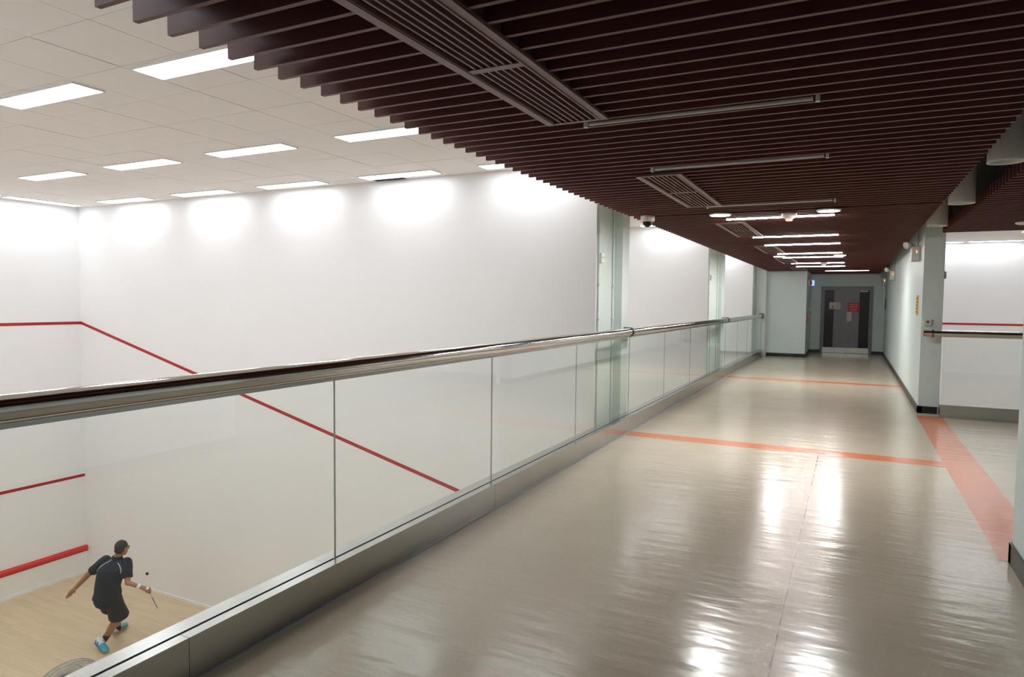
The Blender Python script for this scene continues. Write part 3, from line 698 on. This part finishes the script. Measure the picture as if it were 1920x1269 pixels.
man = thing('person', 'squash player in dark navy shirt and black shorts swinging a racket, back turned', 'person', ORG)
bm = bmesh.new()
up_t = (neck - pelvis).normalized(); fw_t = RT.cross(up_t).normalized() * -1
loft(bm, [(pelvis - up_t * .07, RT, FW, .11, .09), (pelvis, RT, FW, .16, .115), (waist, RT, FW, .135, .10), (chest, RT, FW, .165, .115), (chest + (neck - chest) * .6, RT, FW, .155, .09), (neck, RT, FW, .06, .055)])
limb(bm, [neck - up_t * .04, neck + (headc - neck) * .6], [.056, .05])
HF = Vector((-.12, .98, -.14)).normalized(); HR = HF.cross(UPV).normalized(); HU = HR.cross(HF).normalized()
H3 = Matrix((HR, HF, HU)).transposed()
def hd(x, y, z): return headc + HR * x + HF * y + HU * z
ball(bm, hd(0, -.01, .025), (.071, .088, .082), H3, 18); ball(bm, hd(0, .022, -.035), (.055, .065, .072), H3, 16); ball(bm, hd(0, .05, -.085), (.028, .028, .022), H3, 12)
limb(bm, [hd(0, .088, .01), hd(0, .108, -.022)], [.009, .014], 8)
for s in (-1, 1):
    ball(bm, hd(s * .073, .0, -.012), (.012, .020, .032), H3, 12)
    ball(bm, hd(s * .03, .083, .022), (.022, .012, .009), H3, 10)
ball(bm, hd(0, .083, -.058), (.026, .012, .009), H3, 10)
limb(bm, [shL, elbL, wrL], [.052, .040, .028]); limb(bm, [shR, elbR, wrR], [.052, .040, .028])
limb(bm, [hipL, kneeL], [.085, .056]); limb(bm, [kneeL, kneeL + (ankL - kneeL) * .35, ankL], [.056, .055, .036])
limb(bm, [hipR, kneeR], [.088, .058]); limb(bm, [kneeR, kneeR + (ankR - kneeR) * .35 + Vector((.0, -.02, 0)), ankR], [.058, .058, .036])
limb(bm, [ankL, heelL + Vector((0, 0, .03)), toeL + Vector((0, 0, .02))], [.036, .034, .018]); limb(bm, [ankR, heelR + Vector((.0, 0, .03)), toeR + Vector((0, 0, .022))], [.036, .034, .018])
# left hand, open and relaxed
pd = (W(-9.80, 5.575, -4.215) - wrL).normalized(); pr = pd.cross(UPV).normalized(); pn = pr.cross(pd).normalized()
ph = wrL + pd * .05
limb(bm, [wrL, wrL + pd * .035 + pr * .0, wrL + pd * .085], [.027, .034, .032], 12)
for i, (o_, l_) in enumerate(((.034, .070), (.012, .082), (-.011, .076), (-.033, .060))):
    b0 = wrL + pd * .08 + pr * o_
    limb(bm, [b0, b0 + pd * l_ * .5 + pr * o_ * .35 - pn * .006, b0 + pd * l_ * .95 + pr * o_ * .5 - pn * .022], [.0115, .0105, .0085], 8)
limb(bm, [wrL + pd * .03 + pr * .03, wrL + pd * .055 + pr * .062 - pn * .01, wrL + pd * .088 + pr * .078 - pn * .02], [.014, .012, .010], 8)
# right hand closed round the racket grip
rdir = (W(-8.93, 6.27, -4.445) - hdR).normalized()
qd = (hdR - wrR).normalized(); qn = qd.cross(rdir).normalized()
grip0 = hdR + qd * .022 - rdir * .05
limb(bm, [wrR, wrR + qd * .04, hdR], [.027, .033, .034], 12)
for i in range(4):
    c0 = hdR + qd * .022 + rdir * (-.034 + .022 * i)
    limb(bm, [c0 - qn * .030 - qd * .012, c0 - qn * .026 + qd * .022, c0 + qn * .006 + qd * .032, c0 + qn * .026 + qd * .010], [.0115, .011, .0105, .009], 8)
limb(bm, [hdR - qd * .01 + rdir * .03 + qn * .02, hdR + qd * .02 + rdir * .055 + qn * .03, hdR + qd * .035 + rdir * .06 + qn * .006], [.014, .012, .010], 8)
body = fuse(bm, 'body', 'skin', man, .0085, 3)
for s in (-1, 1): lathe('eye', [(0, .010), (.008, .006), (.010, 0), (.008, -.006), (0, -.010)], 'ink', man, hd(s * .03, .088, .012), 12)
bm = bmesh.new(); ball(bm, hd(0, -.018, .030), (.0765, .090, .087), H3, 20); ball(bm, hd(0, -.045, -.02), (.066, .058, .055), H3, 16)
for v in list(bm.verts):
    q = v.co - headc
    if q.dot(HF) > .055 and q.dot(HU) < .07: v.co -= HF * (q.dot(HF) - .055)
fuse(bm, 'hair', 'hair', man, .008, 2)
# shirt
bm = bmesh.new(); up2 = Vector((0, 0, 1))
loft(bm, [(pelvis - up_t * .035 + FW * .0, RT, FW, .195, .150), (pelvis + up_t * .05, RT, FW, .19, .145), (waist, RT, FW, .178, .135), (chest - up_t * .03, RT, FW, .190, .14), (chest + up_t * .06, RT, FW, .192, .132), (chest + (neck - chest) * .68, RT, FW, .165, .105), (neck - up_t * .015, RT, FW, .085, .075), (neck + up_t * .02, RT, FW, .066, .062)], 24)
for s, e in ((shL, elbL), (shR, elbR)):
    d = e - s; c = s + d * .72
    limb(bm, [s - d * .15, s + d * .1, s + d * .4], [.072, .074, .068]); u, v = frame_of(d)
    loft(bm, [(s, u, v, .070, .070), (s + d * .45, u, v, .066, .066), (c, u, v, .069, .069)], 18)
shirt = fuse(bm, 'shirt', 'shirt', man, .0095, 3)
bm = bmesh.new(); loft(bm, [(neck - up_t * .012, RT, FW, .079, .072), (neck + up_t * .03, RT, FW, .070, .064), (neck + up_t * .034, RT, FW, .062, .056)], 20); fuse(bm, 'collar', 'shirt', shirt, .007, 1)
def surf_curve(o, p0, p1, bulge, n=9):
    dg = bpy.context.evaluated_depsgraph_get(); pts = []
    back = (-FW * .8 + Vector((.45, -.3, .45))).normalized()
    for i in range(n):
        tt = i / (n - 1); p = p0.lerp(p1, tt) + bulge * math.sin(PI * tt)
        ok, hit, nor, idx = o.closest_point_on_mesh(p + back * .10)
        pts.append(hit + nor * .0015)
    return pts
tube('piping', surf_curve(shirt, neck + RT * -.06 + up_t * -.02, shL + up_t * -.13 + RT * .045, RT * -.02), .0045, 'shoe_white', shirt, 6)
tube('piping', surf_curve(shirt, neck + RT * .075 + up_t * -.045, shR + up_t * -.11 + RT * -.02, RT * .02), .0045, 'shoe_white', shirt, 6)
# shorts
bm = bmesh.new()
loft(bm, [(pelvis + up_t * .06, RT, FW, .16, .12), (pelvis, RT, FW, .180, .135), (pelvis - UPV * .08, RT, FW, .188, .142), (pelvis - UPV * .14, RT, FW, .16, .12)], 22)
for h_, k_, f_ in ((hipL, kneeL, .62), (hipR, kneeR, .90)):
    d = k_ - h_; u = RT - d.normalized() * RT.dot(d.normalized()); v = u.cross(d.normalized())
    loft(bm, [(h_ + UPV * .03, u, v, .11, .115), (h_ + d * .45, u, v, .115, .118), (h_ + d * f_, u, v, .138, .130)], 20)
fuse(bm, 'shorts', 'shorts', man, .0095, 3)
# socks, shoes, wristband
for a_, k_ in ((ankL, kneeL), (ankR, kneeR)):
    d = (k_ - a_).normalized(); u, v = frame_of(d); bm = bmesh.new()
    loft(bm, [(a_ - d * .03, u, v, .046, .046), (a_ + d * .04, u, v, .043, .043), (a_ + d * .085, u, v, .049, .049)], 16)
    fuse(bm, 'sock', 'sock', man, .007, 1)
def shoe(heel, toe, ank):
    d = (toe - heel).normalized(); L = (toe - heel).length; u = d.cross(UPV).normalized(); n_ = u.cross(d).normalized()
    if n_.z < 0: n_ = -n_
    P = lambda t_, h_: heel + d * (L * t_) + n_ * h_
    bm = bmesh.new()
    loft(bm, [(P(-.16, .030), u, n_, .022, .022), (P(-.08, .038), u, n_, .040, .040), (P(.15, .046), u, n_, .043, .050), (P(.45, .040), u, n_, .044, .040), (P(.75, .030), u, n_, .048, .030), (P(1.0, .024), u, n_, .042, .024), (P(1.14, .018), u, n_, .022, .014)], 16)
    limb(bm, [P(.12, .05), heel.lerp(ank, .75) + d * .01], [.044, .042], 12)
    up_ = fuse(bm, 'shoe', 'shoe_white', man, .007, 2)
    bm = bmesh.new()
    loft(bm, [(P(-.18, .004), u, n_, .020, .012), (P(-.08, .002), u, n_, .042, .014), (P(.3, .002), u, n_, .043, .013), (P(.75, .0), u, n_, .050, .013), (P(1.0, .0), u, n_, .044, .012), (P(1.16, .004), u, n_, .020, .010)], 16)
    fuse(bm, 'sole', 'gum', up_, .006, 1)
    bm = bmesh.new()
    loft(bm, [(P(.50, .040), u, n_, .047, .039), (P(.75, .031), u, n_, .051, .033), (P(1.0, .025), u, n_, .045, .0265), (P(1.15, .019), u, n_, .024, .016)], 16)
    fuse(bm, 'toe_cap', 'shoe_teal', up_, .006, 1)
    for s in (-1, 1):
        for q in (.0, .24): tube('side_stripe', [P(.05 + q, .078) + u * s * .036, P(.18 + q, .045) + u * s * .0445, P(.34 + q, .016) + u * s * .046], [.009, .011, .008], 'shoe_blue', up_, 8)
    loft_bm = bmesh.new(); loft(loft_bm, [(P(-.175, .028), u, n_, .024, .013), (P(-.06, .036), u, n_, .043, .017), (P(.06, .040), u, n_, .0455, .012)], 16); fuse(loft_bm, 'heel_counter', 'shoe_teal', up_, .006, 1)
shoe(heelL, toeL, ankL); shoe(heelR, toeR, ankR)
d = (elbR - wrR).normalized(); u, v = frame_of(d); bm = bmesh.new()
loft(bm, [(wrR + d * .012, u, v, .036, .036), (wrR + d * .055, u, v, .038, .038)], 18); link('wristband', to_mesh(bm, 'wristband', True), 'shoe_white', man)

# racket: its face is seen edge-on
rk = thing('squash_racket', 'grey squash racket held low by the player', 'racket', ORG + grip0)
tube('grip', [(0, 0, 0), rdir * .17], [.0165, .0145], 'ink', rk, 12)
tube('butt_cap', [-rdir * .006, rdir * .012], .0185, 'shoe_white', rk, 12)
tube('shaft', [rdir * .16, rdir * .34], [.013, .0105], 'shoe_white', rk, 10)
vdir = (ORG + hdR - Vector((0, 0, 1.55))).normalized()
fn = rdir.cross(vdir).normalized(); side = fn.cross(rdir).normalized()
cen = rdir * .50; a_, b_ = .165, .10
ring = [cen + rdir * (a_ * math.cos(k * 2 * PI / 40)) + side * (b_ * math.sin(k * 2 * PI / 40)) for k in range(41)]
tube('head_frame', ring, .008, 'racket', rk, 8)
bm = bmesh.new()
for i in range(-5, 6):
    x = i * .016; yy = a_ * math.sqrt(max(0, 1 - (x / b_) ** 2)); add_tube(bm, [cen + side * x - rdir * yy, cen + side * x + rdir * yy], .0012, 4)
for i in range(-8, 9):
    y = i * .0185; xx = b_ * math.sqrt(max(0, 1 - (y / a_) ** 2)); add_tube(bm, [cen + rdir * y - side * xx, cen + rdir * y + side * xx], .0012, 4)
st = link('strings', to_mesh(bm, 'strings'), 'paper', rk); st['kind'] = 'stuff'

bl = lathe('squash_ball', [(0, -.021)] + [(.021 * math.cos(a), .021 * math.sin(a)) for a in [math.radians(x) for x in range(-75, 76, 15)]] + [(0, .021)], 'ball', None, (-8.76, 6.05, -2.33), 20)
tag(bl, 'small black squash ball in the air in front of the white wall', 'ball')

# ---------------------------------------------------------------- pedestal fan standing on the court floor
FC = Vector((-6.85, 3.848, -2.34)); AX = Vector((-.90, .12, .34)).normalized()
fan = thing('pedestal_fan', 'grey pedestal fan with a wire guard, half hidden by the steel kerb', 'fan', (FC.x + .10, FC.y - .02, ZC))
fo = FC - Vector((FC.x + .10, FC.y - .02, ZC)); fu, fv = frame_of(AX); FR = .325
def fp(r, a, z): return fo + AX * z + (fu * math.cos(a) + fv * math.sin(a)) * r
bm = bmesh.new()
for r, z in ((FR, -.0), (FR * .985, .035), (FR * .985, -.035), (FR * .86, .085), (FR * .62, .105), (FR * .86, -.085), (FR * .62, -.105), (FR * .3, .11), (FR * .3, -.11)):
    add_tube(bm, [fp(r, 2 * PI * k / 48, z) for k in range(49)], .006 if z == 0 else .0035, 6, False)
for k in range(110):
    a = 2 * PI * k / 110
    for s in (1, -1):
        add_tube(bm, [fp(FR * .25, a, .11 * s), fp(FR * .62, a + .03 * s, .105 * s), fp(FR * .86, a + .06 * s, .085 * s), fp(FR * .985, a + .07 * s, .035 * s), fp(FR, a + .07 * s, 0)], .0016, 4, False)
gd = link('guard', to_mesh(bm, 'guard', True), 'fan_wire', fan); gd['kind'] = 'stuff'
lathe('badge', [(0, .006), (.07, .004), (.098, 0), (.098, -.006), (0, -.006)], 'grey_plastic', fan, fo + AX * .112, 28, AX)
lathe('motor', [(0, -.24), (.05, -.235), (.075, -.21), (.08, -.12), (.06, -.1), (0, -.1)], 'grey_plastic', fan, fo, 24, AX)
lathe('hub', [(0, .05), (.05, .045), (.06, .02), (.06, -.04), (0, -.05)], 'fan_blade', fan, fo, 20, AX)
for k in range(3):
    a0 = 2 * PI * k / 3 + .5; bm = bmesh.new(); rows = []
    for i in range(7):
        r = .05 + (FR - .075) * i / 6; wdt = .35 + .55 * math.sin(PI * min(1, i / 6 * .8 + .15))
        rows.append([[bm.verts.new(fp(r, a0 - wdt / 2 + wdt * j / 4, -.035 + .07 * j / 4 + e)) for j in range(5)] for e in (-.0015, .0015)])
    for A_, B_ in zip(rows, rows[1:]):
        for e in (0, 1):
            for j in range(4): bm.faces.new((A_[e][j], A_[e][j + 1], B_[e][j + 1], B_[e][j]))
        for j in (0, 4): bm.faces.new((A_[0][j], A_[1][j], B_[1][j], B_[0][j]))
    for Rw in (rows[0], rows[-1]):
        for j in range(4): bm.faces.new((Rw[0][j], Rw[0][j + 1], Rw[1][j + 1], Rw[1][j]))
    link('blade', to_mesh(bm, 'blade', True), 'fan_blade', fan)
tube('pole', [(0, 0, .03), (0, 0, fo.z - .16), fo - AX * .15 - Vector((0, 0, .07))], .018, 'fan_blade', fan, 12)
lathe('foot', [(0, 0), (.24, 0), (.24, .02), (.22, .035), (.04, .05), (.03, .09), (0, .09)], 'dark_plastic', fan, (0, 0, 0), 32)
